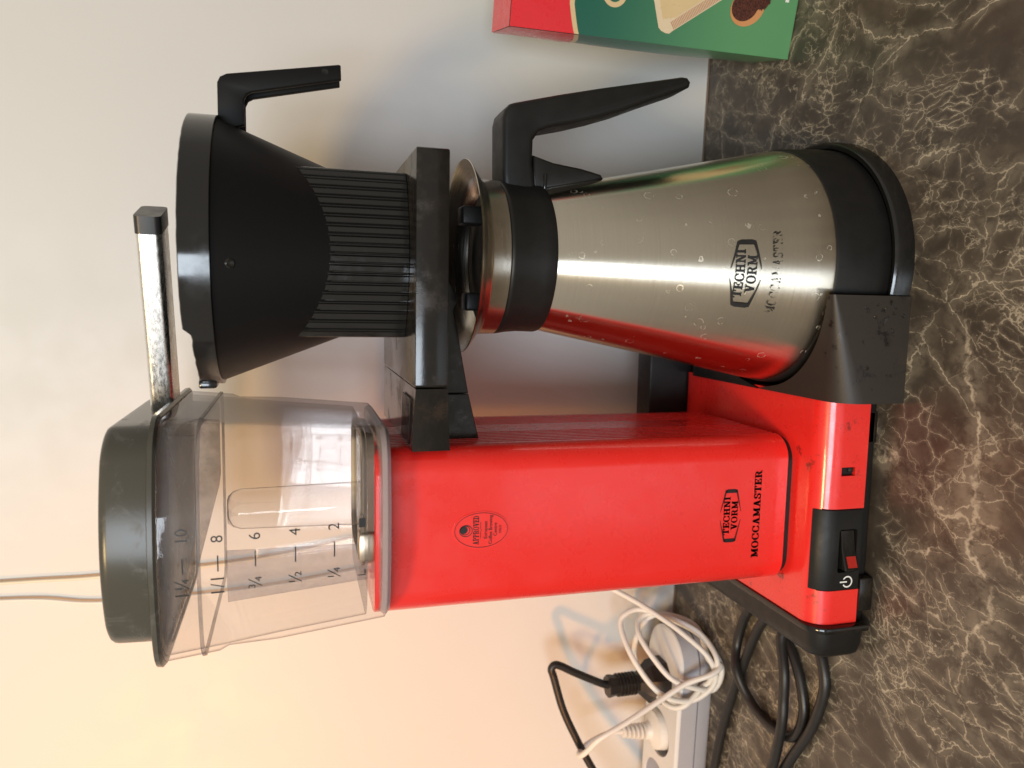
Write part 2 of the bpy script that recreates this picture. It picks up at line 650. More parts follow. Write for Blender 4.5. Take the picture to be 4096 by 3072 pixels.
# ------------------------------------------------------------------ lettering (flat print)
def rect(x0, y0, x1, y1):
    return [(x0, y0), (x1, y0), (x1, y1), (x0, y1)]


def seg_(p, q, w):
    dx, dy = q[0] - p[0], q[1] - p[1]
    l = math.hypot(dx, dy)
    nx, ny = -dy / l * w / 2, dx / l * w / 2
    return [(p[0] + nx, p[1] + ny), (p[0] - nx, p[1] - ny), (q[0] - nx, q[1] - ny), (q[0] + nx, q[1] + ny)]


def hseg(p, q, w):   # stroke with horizontal ends
    return [(p[0] - w / 2, p[1]), (p[0] + w / 2, p[1]), (q[0] + w / 2, q[1]), (q[0] - w / 2, q[1])]


def arc_(cx_, cy_, rx, ry, a0, a1, w, thin=None, n=14):
    out = []
    thin = w * .55 if thin is None else thin
    for i in range(n):
        pp = []
        for a in (a0 + (a1 - a0) * i / n, a0 + (a1 - a0) * (i + 1) / n):
            ww = thin + (w - thin) * abs(cos(a)) ** 1.5
            pp.append(((cx_ + rx * cos(a), cy_ + ry * sin(a)), (cx_ + (rx - ww) * cos(a), cy_ + (ry - thin) * sin(a))))
        out.append([pp[0][0], pp[1][0], pp[1][1], pp[0][1]])
    return out


S_, T_ = .20, .10      # stem and serif weight


def sf(x, y, up_=True, w=.42):
    return rect(x - w / 2, y, x + w / 2, y + T_) if up_ else rect(x - w / 2, y - T_, x + w / 2, y)


def glyph(c):
    if c == 'I':
        return .46, [rect(.13, 0, .33, 1), sf(.23, 0), sf(.23, 1, False)]
    if c == 'T':
        return .86, [rect(.33, 0, .53, 1), rect(.02, .88, .84, 1), sf(.43, 0), rect(.02, .66, .11, .9), rect(.75, .66, .84, .9)]
    if c == 'E':
        return .82, [rect(.14, 0, .34, 1), rect(.02, .88, .78, 1), rect(.02, 0, .80, .12), rect(.3, .45, .58, .55), rect(.52, .34, .6, .66),
                     rect(.69, .68, .78, .9), rect(.71, .1, .80, .34)]
    if c == 'L':
        return .80, [rect(.14, 0, .34, 1), rect(.02, 0, .78, .12), sf(.24, 1, False), rect(.69, .1, .78, .36)]
    if c == 'H':
        return 1.0, [rect(.14, 0, .34, 1), rect(.66, 0, .86, 1), rect(.3, .44, .7, .56), sf(.24, 0), sf(.76, 0), sf(.24, 1, False), sf(.76, 1, False)]
    if c == 'N':
        return 1.0, [rect(.15, 0, .27, 1), rect(.73, 0, .85, 1), hseg((.22, 1), (.78, 0), .22), sf(.21, 0, True, .38), sf(.79, 1, False, .38), rect(.0, .9, .28, 1)]
    if c == 'M':
        return 1.14, [rect(.15, 0, .26, 1), rect(.84, 0, 1.04, 1), hseg((.22, 1), (.56, .12), .20), hseg((.93, 1), (.58, .12), .12), sf(.20, 0, True, .38), sf(.94, 0, True, .42), rect(0, .9, .28, 1), rect(.86, .9, 1.14, 1)]
    if c == 'V':
        return .96, [hseg((.24, 1), (.50, 0), .22), hseg((.78, 1), (.50, 0), .13), sf(.21, 1, False, .44), sf(.78, 1, False, .36)]
    if c == 'A':
        return 1.0, [hseg((.22, 0), (.50, 1), .11), hseg((.76, 0), (.50, 1), .22), rect(.3, .28, .68, .38), sf(.20, 0, True, .36), sf(.79, 0, True, .42)]
    if c == 'O':
        return .96, arc_(.48, .5, .46, .52, 0, 2 * PI, .20, .09, 22)
    if c == 'C':
        return .90, arc_(.48, .5, .46, .52, .62, 2 * PI - .62, .20, .09, 20) + [rect(.76, .62, .86, .95), rect(.76, .06, .86, .34)]
    if c == 'S':
        return .76, arc_(.38, .745, .33, .275, .25, 1.5 * PI, .19, .11, 14) + arc_(.38, .265, .34, .285, -PI + .25, .5 * PI, .19, .11, 14)[0:14] + [rect(.63, .66, .71, .98), rect(.04, .02, .12, .36)]
    if c in 'RPD':
        g = [rect(.14, 0, .34, 1), sf(.24, 0), rect(.02, .9, .5, 1)]
        if c == 'D':
            return .96, g + arc_(.44, .5, .48, .5, -.5 * PI, .5 * PI, .20, .1, 14) + [rect(.2, 0, .5, .1)]
        g += arc_(.48, .73, .36, .27, -.5 * PI, .5 * PI, .20, .09, 12) + [rect(.3, .46, .5, .55)]
        if c == 'R':
            return .98, g + [hseg((.58, .5), (.80, 0), .20), rect(.70, 0, .98, .1)]
        return .86, g
    return .4, []


def slab(text, height, space=.10, bold=0):
    polys, x = [], 0
    for c in text:
        w, ps = glyph(c)
        for p in ps:
            polys.append([((x + a), b) for a, b in p])
        x += w + space
    tot = x - space
    return [[((a - tot / 2) * height, (b - .5) * height) for a, b in p] for p in polys], tot * height


def font_polys(text, size):
    cu = bpy.data.curves.new('t', 'FONT')
    cu.body = text
    cu.size = size
    cu.align_x, cu.align_y = 'CENTER', 'CENTER'
    cu.resolution_u = 4
    o = bpy.data.objects.new('t', cu)
    COL.objects.link(o)
    bpy.context.view_layer.update()
    dg = bpy.context.evaluated_depsgraph_get()
    me = bpy.data.meshes.new_from_object(o.evaluated_get(dg))
    out = [[(me.vertices[i].co.x, me.vertices[i].co.y) for i in p.vertices] for p in me.polygons]
    bpy.data.objects.remove(o)
    bpy.data.meshes.remove(me)
    return out


def shift(polys, dx, dy, sx=1, sy=1):
    return [[(a * sx + dx, b * sy + dy) for a, b in p] for p in polys]


def print_on(name, polys, fn, mat, parent):
    verts, faces = [], []
    for p in polys:
        k = len(verts)
        verts += [fn(a, b) for a, b in p]
        faces.append(tuple(range(k, k + len(p))))
    return mk(name, verts, faces, mat, parent, 0, fix=False)


def ellipse_line(rx, ry, w, n=64):
    out = []
    for i in range(n):
        a, b = 2 * PI * i / n, 2 * PI * (i + 1) / n
        out.append([(rx * cos(a), ry * sin(a)), (rx * cos(b), ry * sin(b)), ((rx - w) * cos(b), (ry - w) * sin(b)), ((rx - w) * cos(a), (ry - w) * sin(a))])
    return out


def disc(r, n=28):
    return [[(r * cos(2 * PI * i / n), r * sin(2 * PI * i / n)) for i in range(n)]]


def badge(w, h):
    """emblem: two thick rounded brackets whose ends taper to thin lines over and under the words"""
    ps = []
    for s in (-1, 1):
        X = lambda x: s * x
        hw, hh = w / 2, h / 2
        ps.append([(X(hw), -.36 * hh), (X(hw), .36 * hh), (X(hw * .97), .52 * hh), (X(hw * .86), .52 * hh), (X(hw * .86), -.52 * hh), (X(hw * .97), -.52 * hh)])
        for q in (-1, 1):
            n = 8
            for i in range(n):
                t0, t1 = i / n, (i + 1) / n

                def pt(t):
                    return (hw * (.97 - .82 * t), hh * (.50 + .50 * t)), h * (.034 * (1 - t) + .010)
                (a, wa), (b, wb) = pt(t0), pt(t1)
                ps.append([(X(a[0]), q * (a[1] + wa)), (X(b[0]), q * (b[1] + wb)), (X(b[0]), q * (b[1] - wb)), (X(a[0]), q * (a[1] - wa))])
    a, la = slab('TECHNI', h * .30, .07)
    b, lb = slab('VORM', h * .30, .07)
    for dx in (-.008, 0, .008):
        ps += shift(a, dx * h, h * .19, w * .715 / la)
        ps += shift(b, dx * h, -h * .19, w * .54 / lb)
    return ps


# ================================================================== THE SETTING
def wallY(x):
    return .2218 - .04 * (x + .0613)


bm = bmesh.new()
vs = [bm.verts.new(p) for p in ((-1.4, wallY(-1.4) + .03, 0), (1.6, wallY(1.6) + .03, 0), (1.6, -.75, 0), (-1.4, -.75, 0))]
lo = [bm.verts.new((v.co.x, v.co.y, -.03)) for v in vs]
bm.faces.new(vs)
bm.faces.new(lo[::-1])
for i in range(4):
    bm.faces.new((vs[i], vs[(i + 1) % 4], lo[(i + 1) % 4], lo[i]))
ct = bm_obj('countertop', bm, 'stone', None, 0)
ct['kind'] = 'structure'
v = [(-1.4, wallY(-1.4), -.02), (1.6, wallY(1.6), -.02), (1.6, wallY(1.6), 1.3), (-1.4, wallY(-1.4), 1.3)]
v += [(a, b + .05, c) for a, b, c in v]
wl = mk('wall', v, [(0, 1, 2, 3), (4, 5, 6, 7), (0, 1, 5, 4), (1, 2, 6, 5), (2, 3, 7, 6), (3, 0, 4, 7)], 'wall', None, 0)
wl['kind'] = 'structure'
# thin dark sealing line where the counter meets the wall
v = [(-1.4, wallY(-1.4) - .0015, .0003), (1.6, wallY(1.6) - .0015, .0003), (1.6, wallY(1.6) + .001, .0018), (-1.4, wallY(-1.4) + .001, .0018)]
sl = mk('wall_joint', v, [(0, 1, 2, 3)], simple('joint_sealant', (.16, .12, .09), .6), wl, 0)

# ================================================================== COFFEE MAKER
cm = thing('coffee_maker', 'red drip coffee maker with clear water tank, standing on the brown stone counter', 'coffee maker', (.06, .08, 0))

# --- red base
R = .012
prof = [(.0, .009), (.0, .0373 - R)]
for i in range(1, 10):
    a = PI - .5 * PI * i / 9
    prof.append((R + R * cos(a), .0373 - R + R * sin(a)))
prof += [(.148, .0373), (.150, .0353), (.150, .009)]
base = bm_obj('base_housing', prism_bm(prof, 0, .1262, 'X'), 'red_base', cm)
carve(base, [box_bm(.0835, .0883, -.01, .010, .0163, .0250),
             box_bm(.0192, .0652, -.01, .0040, .0, .0308), box_bm(.0192, .0652, -.01, .0070, .0, .0338)])
mk('slot', [(.0836, .0022, .0164), (.0882, .0022, .0164), (.0882, .0022, .0249), (.0836, .0022, .0249)], [(0, 1, 2, 3)], 'hollow_shade', cm, 0)  # dark sheet across the slot, standing for its unlit inside
cl = bm_obj('slot_clip', box_bm(.0852, .0880, .0008, .0021, .0168, .0200, .0004), 'filmed', cm)

# --- black side flange and end block on the left
fl = [(-.004, .0035), (-.004, .0275)]
for i in range(1, 8):
    a = PI - .5 * PI * i / 7
    fl.append((-.004 + .0125 + .0125 * cos(a), .0275 + .0112 * sin(a)))
fl += [(.150, .0387), (.153, .0357), (.153, .0035)]
bm_obj('side_flange', prism_bm(fl, -.0042, -.0002, 'X', .0010, 2), 'filmed', cm)
end = [[], []]
rings = []
for x, g in ((-.0042, .0), (-.0140, .0006), (-.0195, .0022), (-.0222, .0055), (-.0228, .009)):
    rings.append([(x, a, b) for a, b in rrect(.001 + g, .150 - g, .0012 + g * .3, .0330 - g * .9, (.004, .004, .004, .010), 6)])
loft('end_block', rings, 'black', cm, False, True, 40)
bm_obj('undertray', box_bm(-.003, .124, .004, .148, .0015, .0092, .001), 'black', cm)
bm_obj('foot', box_bm(.0065, .0255, -.0012, .020, .0, .0088, .001), 'filmed', cm)
bm_obj('foot', box_bm(.100, .118, .004, .020, .0, .0088, .001), 'filmed', cm)

# --- switch panel
sp = [(-.0006, .0098), (-.0006, .0256)]
for i in range(1, 8):
    a = PI - .5 * PI * i / 7 * .72
    sp.append((R + (R + .0006) * cos(a), .0373 - R + (R + .0006) * sin(a)))
sp += [(.0066, .0330), (.0066, .0098)]
panel = bm_obj('switch_panel', prism_bm(sp, .0196, .0648, 'X', .0004, 2), 'black', cm)
carve(panel, [prism_bm(rrect(.0296, .0538, .0125, .0240, .0014, 4), -.01, .0052, 'Y')])
mk('well_floor', [(.029, .0051, .012), (.0545, .0051, .012), (.0545, .0051, .0245), (.029, .0051, .0245)], [(0, 1, 2, 3)], 'hollow_shade', panel, 0)
rk = bmesh.new()
pr = [(.0312, .0046), (.0316, -.0046), (.0325, -.0052), (.0425, -.0012), (.0528, .0006), (.0532, .0046)]
rk = prism_bm([(a, b) for a, b in pr], .0134, .0222, 'Z', .0007, 3)
rocker = bm_obj('rocker_switch', rk, 'gloss', cm)
# red window set in the raised end of the rocker
def rock_y(x):
    return -.0052 + (x - .0325) * .4
mk('indicator_window', [(x, rock_y(x) - .00025, z) for x, z in ((.0336, .0146), (.0393, .0146), (.0393, .0206), (.0336, .0206))], [(0, 1, 2, 3)], 'lamp_red', rocker, 0)
pw = shift(arc_(0, 0, .0036, .0036, PI + .75, 3 * PI - .75, .00085, .00085, 26), 0, 0)
pw = [[(-b, a) for a, b in p] for p in pw] if False else pw
# ring with its gap at the top and a bar through the gap
ring = arc_(0, 0, .0033, .0033, .5 * PI + .55, 2.5 * PI - .55, .0008, .0008, 26)
print_on('power_symbol', shift(ring + [rect(-.0004, .0002, .0004, .0048)], .0243, .0172), lambda a, b: (a, -.00085, b), 'white_ink', panel)

# --- tower
X0, X1, Y0, Y1 = .0167, .1012, .0240, .1358


def tower_outline(g=0, ribs=True):
    r = .013
    o = rrect(X0 + g, X1 - g, Y0 + g, Y1 - g, r, 8)
    if not ribs:
        return o
    # rib grooves on the right-hand side between its two rounded corners
    out = []
    k = 2 * 9 - 1               # last point of the front-right corner
    for i, p in enumerate(o):
        out.append(p)
        if i == k:
            y = Y0 + r + .001
            while y < Y1 - r - .003:
                if not (.0665 < y < .0915):
                    for dy, d in ((0, 0), (.0004, .0028), (.0020, .0028), (.0024, 0)):
                        out.append((X1 - d, y + dy))
                y += .0046
    return out


bm_obj('tower_gasket', prism_bm(tower_outline(.0016, False), .0372, .0412, 'Z'), 'black', cm)
tower = bm_obj('tower', prism_bm(tower_outline(), .0408, .2715, 'Z', .0005, 1), 'red', cm, 30)
TF = lambda a, b: (a, Y0 - .00025, b)
print_on('emblem', shift(badge(.0302, .0128), .0580, .0765), TF, 'ink', tower)
p, l = slab('MOCCAMASTER', .0043, .10)
p = shift(p, .0580, .0600, .0498 / l)
p = p + shift(p, .00016, 0) + shift(p, -.00016, 0)
print_on('lettering', p, TF, 'ink', tower)
# oval approval sticker
stk = bmesh.new()
SXc, SZc = .0591, .2186
n = 48
a = [stk.verts.new((SXc + .0097 * cos(2 * PI * i / n), Y0 - .00035, SZc + .0146 * sin(2 * PI * i / n))) for i in range(n)]
b = [stk.verts.new((SXc + .0098 * cos(2 * PI * i / n), Y0 + .0005, SZc + .0147 * sin(2 * PI * i / n))) for i in range(n)]
stk.faces.new(a)
for i in range(n):
    stk.faces.new((a[i], a[(i + 1) % n], b[(i + 1) % n], b[i]))
stm = simple('sticker_red', (.84, .032, .027), .30, coat=.2, var=.03)
sticker = bm_obj('approval_sticker', stk, stm, tower, 30)
ps = ellipse_line(.0090, .0138, .00022)
q, l = slab('APPROVED', .0029, .06)
ps += shift(q, 0, .0028, .0150 / l)
ps += [rect(-.0042, .0003, -.0005, .0005), rect(.0005, .0003, .0042, .0005)] + disc(.00025, 8)
for tx, sz, dy in (('European', .0026, -.0022), ('Coffee Brewing', .0026, -.0048), ('Centre', .0026, -.0073), ('OSLO', .0018, -.0098)):
    ps += shift(font_polys(tx, sz), 0, dy, .92)
ps += shift(disc(.0019), .0005, .0090) + shift(ellipse_line(.0030, .0034, .00030, 40), .0000, .0080) + shift(ellipse_line(.0024, .0026, .0003, 40), .0003, .0084)
print_on('sticker_print', shift(ps, SXc, SZc), lambda a, b: (a, Y0 - .0006, b), 'ink', sticker)

# --- black cradle block beside the carafe
CX, CY, CR = .1966, .0605, .0705
nx, arcn = 26, 5


def cradle_section(x):
    t = (x - .1245) / .056
    zt = .0385 + .0092 * t
    r = .0125 * (1 - t) + .0018
    d = CR * CR - (x - CX) ** 2
    ye = CY - math.sqrt(d) if d > 0 else CY
    ye = max(ye, -.013 + r + .0005) if t < .98 else max(ye, -.0085)
    pts = [(-.0130, 0.0), (-.0130, zt - r)]
    for i in range(1, arcn + 1):
        a_ = PI - .5 * PI * i / arcn
        pts.append((-.0130 + r + r * cos(a_), zt - r + r * sin(a_)))
    pts += [((ye + r - .0130) / 2, zt), (ye, zt), (ye, zt * .6), (ye, 0.0)]
    return pts


rings = []
for i in range(nx + 1):
    x = .1245 + .056 * i / nx
    rings.append([(x, a, b) for a, b in cradle_section(x)])
cr = loft('carafe_cradle', rings, 'cradle', cm, True, True, 30)
# rear half of the cradle, lower
rings = []
for i in range(nx + 1):
    x = .1245 + .056 * i / nx
    d = CR * CR - (x - CX) ** 2
    ys = CY + math.sqrt(d) if d > 0 else CY + .0002
    rings.append([(x, ys, 0), (x, ys, .0392), (x, .1385, .0392), (x, .1440, .0365), (x, .1440, 0)])
loft('carafe_cradle_rear', rings, 'black', cm, True, True, 30)
lathe('hotplate_tray', [(0, .0062), (.0675, .0062), (.0690, .0072), (.0698, .0105), (.0722, .0110), (.0734, .0095), (.0738, .0), (0, 0)], CX, CY, 'gloss', cm, 96)
bm_obj('rear_rail', box_bm(.020, .205, .1505, .172, .0, .0665, .002), 'black', cm)
# water drops on the cradle block
rd = random.Random(3)
vs, fs = [], []
for k in range(26):
    if k < 16:
        dx, dz = rd.uniform(.1665, .1795), rd.uniform(.004, .022)
    else:
        dx, dz = rd.uniform(.130, .176), rd.uniform(.006, .030)
    rr = rd.uniform(.0004, .0012)
    k0 = len(vs)
    m = 8
    for j in range(3):
        ph = j / 3 * .5 * PI
        for i in range(m):
            aa = 2 * PI * i / m
            vs.append((dx + rr * cos(ph) * cos(aa), -.0131 - rr * .55 * sin(ph), dz + rr * 1.2 * cos(ph) * sin(aa)))
    vs.append((dx, -.0131 - rr * .55, dz))
    for j in range(2):
        for i in range(m):
            fs.append((k0 + j * m + i, k0 + j * m + (i + 1) % m, k0 + (j + 1) * m + (i + 1) % m, k0 + (j + 1) * m + i))
    for i in range(m):
        fs.append((k0 + 2 * m + i, k0 + 2 * m + (i + 1) % m, k0 + 3 * m))
wd = mk('water_drops', vs, fs, 'water', cm, 60)
wd['kind'] = 'stuff'

# --- filter basket holder and its bracket on the tower
ho = rrect(.1343, .2400, -.0015, .1240, (.0015, .0015, .046, .004), 10)
bm_obj('basket_holder', prism_bm(ho, .2415, .2563, 'Z', .0006, 2), 'filmed', cm)
rings = [[(.1338, -.0012, .2413), (.1338, .1250, .2413), (.1338, .1250, .2560), (.1338, -.0012, .2560)],
         [(.1180, .0105, .2388), (.1180, .1340, .2388), (.1180, .1340, .2552), (.1180, .0105, .2552)],
         [(.1005, .0228, .2352), (.1005, .1430, .2352), (.1005, .1430, .2540), (.1005, .0228, .2540)]]
brk = loft('tower_bracket', rings, 'filmed', cm, True, True, 20)
for k in range(7):
    y = .030 + k * .0042
    z0, z1 = .2541, .2553
    mk('bracket_rib', [(.103, y + .0010, z0), (.103, y + .0026, z0), (.128, y - .0170, z1 + .0008), (.128, y - .0186, z1 + .0008),
                       (.103, y + .0010, z0 + .0007), (.103, y + .0026, z0 + .0007), (.128, y - .0170, z1 + .0014), (.128, y - .0186, z1 + .0014)],
       [(0, 1, 2, 3), (4, 5, 6, 7), (0, 1, 5, 4), (1, 2, 6, 5), (2, 3, 7, 6), (3, 0, 4, 7)], 'filmed', brk, 0)
gp = [(.1008, .2143), (.1250, .2203), (.1250, .2415), (.1008, .2353)]
bm_obj('bracket_gusset', prism_bm(gp, .0500, .0800, 'Y', .0004, 1), 'filmed', cm)
gp = [(.1254, .2204), (.1688, .2287), (.1752, .2254), (.1762, .2266), (.1860, .2330), (.1860, .2414), (.1254, .2414)]
bm_obj('holder_gusset', prism_bm(gp, .0500, .0780, 'Y', .0004, 1), 'filmed', cm)


# --- clear water tank
def tank_ring(t, z, g=0.0):
    x0, x1 = .0195 + (.0078 - .0195) * t + g, .1137 + (.1196 - .1137) * t - g
    y0, y1 = .0110 + g, .1110 + (.1320 - .1110) * t - g
    bl = .005 + .006 * t
    o = rrect(x0, x1, y0, y1, (.013, .013, .007, .007), 8)
    # denser front edge
    out = []
    m = len(o)
    for i, p in enumerate(o):
        out.append(p)
        q = o[(i + 1) % m]
        if i % 9 == 8:
            for k in range(1, 12):
                out.append((p[0] + (q[0] - p[0]) * k / 12, p[1] + (q[1] - p[1]) * k / 12))
    xm, hw, ym = (x0 + x1) / 2, (x1 - x0) / 2, (y0 + y1) / 2
    res = []
    for x, y in out:
        w = max(0, (ym - y) / (ym - y0)) ** 2
        res.append((x, y - bl * w * max(0, 1 - ((x - xm) / hw) ** 2), z))
    return res


def tank_front(x, z):
    t = (z - .2675) / (.366 - .2675)
    x0, x1 = .0195 + (.0078 - .0195) * t, .1137 + (.1196 - .1137) * t
    return .0110 - (.005 + .006 * t) * max(0, 1 - ((x - (x0 + x1) / 2) / ((x1 - x0) / 2)) ** 2)


zt = lambda t: .2675 + t * (.366 - .2675)
outer = [tank_ring(t, zt(t)) for t in (0, .06, .25, .5, .72, .76, 1.0)]
# small ledge round the tank below the lid zone
outer[4] = tank_ring(.72, zt(.72), .0012)
inner = [tank_ring(t, zt(t), .0022 if t < .74 else .0018) for t in (1.0, .76, .5, .25, .09)]
tank = loft('water_tank', outer + inner, 'clear', cm, True, True, 50)
loft('tank_foot', [tank_ring(0, .2655, .002), tank_ring(0, .2672, .0006), tank_ring(.02, .2695, .0022)], 'frost', tank, True, True, 40)
# inner column and inlet pieces seen through the wall
col = [[(x, y, z) for x, y in rrect(.0600 + g, .0815 - g, .034 + g, .056 - g, .0100, 8)] for z, g in ((.2715, 0), (.334, .001), (.3375, .002), (.340, .005))]
loft('inner_column', col, 'clear', tank, False, True, 40)
fr = [[(x, y, z) for x, y in rrect(.040 + g, .1085 - g, .028 + g, .098 - g, .012, 6)] for z, g in ((.2712, .001), (.2772, 0), (.2779, .002), (.2716, .004))]
loft('inlet_frame', fr, simple('amber_clear_plastic', (.16, .13, .10), .22, var=.15), tank, False, False, 40)
bm_obj('inlet_valve', box_bm(.046, .060, .026, .036, .2712, .2790, .0012), 'brass', tank)

# thin moulded ledge round the tank and an added grey panel inside, standing for shade at the left
loft('tank_ledge', [tank_ring(.815, .3479, .0006), tank_ring(.815, .3480, -.0007), tank_ring(.83, .3494, -.0007), tank_ring(.83, .3495, .0006)], 'smoky', tank, False, False, 40)
mk('grey_shade_panel', [(.0255, .058, .2725), (.0465, .052, .2725), (.0475, .052, .3420), (.0190, .058, .3420), (.0255, .060, .2725), (.0465, .054, .2725), (.0475, .054, .3420), (.0190, .060, .3420)],
   [(0, 1, 2, 3), (4, 5, 6, 7), (0, 1, 5, 4), (1, 2, 6, 5), (2, 3, 7, 6), (3, 0, 4, 7)], 'tank_shade', tank, 0)

TK = lambda a, b: (a, tank_front(a, b) - .0005, b)
rows = [(.3550, '1¼', '10', .0490, .0718, .0588), (.3409, '1/1', '8', .0488, .0698, .0589), (.3255, '¾', '6', .0488, .0698, .0597),
        (.3086, '½', '4', .0494, .0704, .0601), (.2916, '¼', '2', .0500, .0714, .0609)]
for z, a, b, xa, xb, xd in rows:
    ps = shift(font_polys(a, .0080), xa, z) + shift(font_polys(b, .0070), xb, z) + [rect(xd - .0036, z - .0003, xd + .0036, z + .0003)]
    print_on('scale_marking', ps, TK, 'ink', tank)
print_on('scale_marking', [rect(.0470, .2776, .0475, .2812), rect(.0470, .2776, .0500, .2781)], TK, 'ink', tank)
cup = [rect(.0700, .2776, .0742, .2806)] + shift(ellipse_line(.0013, .0010, .0003, 20), .0750, .2794)
print_on('scale_marking', cup, TK, 'ink', tank)

# --- lid of the tank
rings = [tank_ring(1.0, .3650, -.0005), tank_ring(1.0, .3662, -.0016), tank_ring(1.0, .3682, -.0014), tank_ring(1.0, .3690, .0012)]
lid = loft('tank_lid', rings, 'lid', cm, True, True, 40)


def lid_ring(z, g):
    o = []
    for x, y, _ in tank_ring(1.0, z, .0035 + g):
        if x < .0637:
            x += .0052 * min(1, (.0637 - x) / .04)
        o.append((x, y, z))
    return o


rings = [lid_ring(.3686, 0), lid_ring(.3845, .0004), lid_ring(.3862, .0007), lid_ring(.3873, .0013), lid_ring(.3880, .0023), lid_ring(.3883, .0036), lid_ring(.3885, .022)]
loft('lid_crown', rings, 'lid', lid, False, True, 50)
# skirt that reaches down into the tank, slanting away on the left
sk = tank_ring(.95, .3648, .0045)
bot = []
for x, y, z in tank_ring(.84, .3505, .0050):
    f = max(0, min(1, (.068 - x) / .05))
    bot.append((x, y, .3500 + f * .0130))
loft('lid_skirt', [bot, sk], 'smoky', lid, False, False, 50)

# --- spray arm reaching from the lid over the basket
A0, A1 = Vector((.1060, .0905, 0)), Vector((.2052, .0612, 0))
ad = (A1 - A0).normalized()
an = Vector((-ad.y, ad.x, 0))
sec = rrect(-.0125, .0125, .3670, .3782, .0026, 6)
arm_rings = [[tuple(p0 + an * a + Vector((0, 0, b))) for a, b in sec] for p0 in (A0, A1)]
arm = loft('spray_arm', arm_rings, 'chrome', cm, True, True, 40)
sec2 = rrect(-.0128, .0128, .3667, .3785, .0028, 6)
loft('end_cap', [[tuple(p0 + an * a + Vector((0, 0, b))) for a, b in sec2] for p0 in (A1 - ad * .0005, A1 + ad * .0078)],
     simple('dark_grey_cap', (.022, .021, .022), .35, var=.1), arm, True, True, 40)
for k in range(11):
    c = A0 + ad * (.040 + .0055 * k) + an * (-.0065 + .0052 * (k % 3))
    mm = 10
    mk('spray_hole', [(c.x + .0009 * cos(2 * PI * i / mm), c.y + .0009 * sin(2 * PI * i / mm), .36712) for i in range(mm)], [tuple(range(mm))], 'hollow_shade', arm, 0)

# ================================================================== FILTER BASKET
BX, BY = .1945, .0600
fb = thing('filter_basket', 'matte black cone filter basket with ribbed lower part, sitting in the holder', 'filter basket', (BX, BY, .2565))
lathe('cone', [(.028, .2568), (.0300, .2585), (.0405, .2860), (.0618, .3413), (.0612, .3418), (.0395, .2866), (.029, .2600)], BX, BY, 'matte', fb, 96, close=True)


def rib_outline(z):
    hw, fy, by, big = .0392, .0428, .0400, .061     # bowed front, straight sides
    o = []
    nr, steps, ns = 18, 12, 10
    def prof_(u):          # flat rib, groove, thin bead, groove
        f = u % 1.0
        if f < .08 or f > .95:
            return .0
        if f < .62:
            return .0008
        if f < .72:
            return .0001
        if f < .86:
            return .0010
        return .0001
    for i in range(nr * steps + 1):
        x = -hw + 2 * hw * i / (nr * steps)
        y = -fy + big - math.sqrt(big * big - x * x)
        d = prof_(i / steps) - .0008
        o.append((x + d * x / big, y - d * math.sqrt(1 - (x / big) ** 2)))
    ys = o[-1][1] + .0006
    side = [(hw + prof_(i / steps) - .0008, ys + (by - .004 - ys) * i / (ns * steps)) for i in range(1, ns * steps + 1)]
    o += side
    o += [(hw - .006, by), (-hw + .006, by)]
    o += [(-x, y) for x, y in side[::-1]]
    return [(BX + x, BY + y, z) for x, y in o]


loft('ribbed_body', [rib_outline(.2566), rib_outline(.3090)], 'gloss', fb, True, True, 50)
# rim band, lower on its left side where it is chipped
n = 128
vs, fs = [], []
rj = random.Random(5)
for i in range(n):
    a = 2 * PI * i / n
    deg = math.degrees(a) % 360
    low = 1 if 178 < deg < 236 else 0
    top = .3535 - .0032 * low + rj.uniform(-.00008, .00008) * (1 + 2 * low)
    for r_, z_ in ((.0618, .3408), (.0634, .3412), (.0634, top - .0004), (.0630, top), (.0612, top), (.0608, .3412)):
        vs.append((BX + r_ * cos(a), BY + r_ * sin(a), z_))
for i in range(n):
    for j in range(6):
        fs.append((i * 6 + j, ((i + 1) % n) * 6 + j, ((i + 1) % n) * 6 + (j + 1) % 6, i * 6 + (j + 1) % 6))
mk('rim_band', vs, fs, 'gloss', fb, 40)
bm_obj('rim_hook', box_bm(BX - .0648, BX - .0605, BY - .014, BY - .002, .3440, .3520, .001), 'gloss', fb)
# moulding mark on the cone
k = lathe('moulding_mark', [(0, 0), (.0016, .0004), (.0022, 0)], 0, 0, 'gloss', fb, 20)
k.matrix_local = Matrix.Identity(4)
mz = .3335
mr = .0618 - (.3413 - mz) * .385
ang = math.radians(-97)
pos = Vector((BX + mr * cos(ang), BY + mr * sin(ang), mz))
nrm = Vector((cos(ang), sin(ang), -.385)).normalized()
k.rotation_euler = nrm.to_track_quat('Z', 'Y').to_euler()
k.location = pos - wloc(fb) if False else pos - Vector(fb.location)
# handle: two flanges with a web between them
def lpoly(g=0):
    return [(.2500, .3415 - g), (.2725, .3415 - g), (.2752, .3402 - g), (.2768, .3372), (.2858 - g, .2862), (.2855 - g, .2852), (.2790 + g, .2850),
            (.2695 + g, .3262), (.2682, .3285), (.2655, .3298 + g), (.2540, .3298 + g)]


bm_obj('handle', prism_bm(lpoly(), .0515, .0560, 'Y', .0009, 2), 'matte', fb)
bm_obj('handle', prism_bm(lpoly(), .0640, .0685, 'Y', .0009, 2), 'matte', fb)
bm_obj('handle_web', prism_bm([(.2500, .3405), (.2725, .3405), (.2755, .3372), (.2845, .2872), (.2822, .2868), (.2722, .3345), (.2510, .3372)], .0555, .0645, 'Y'), 'matte', fb)

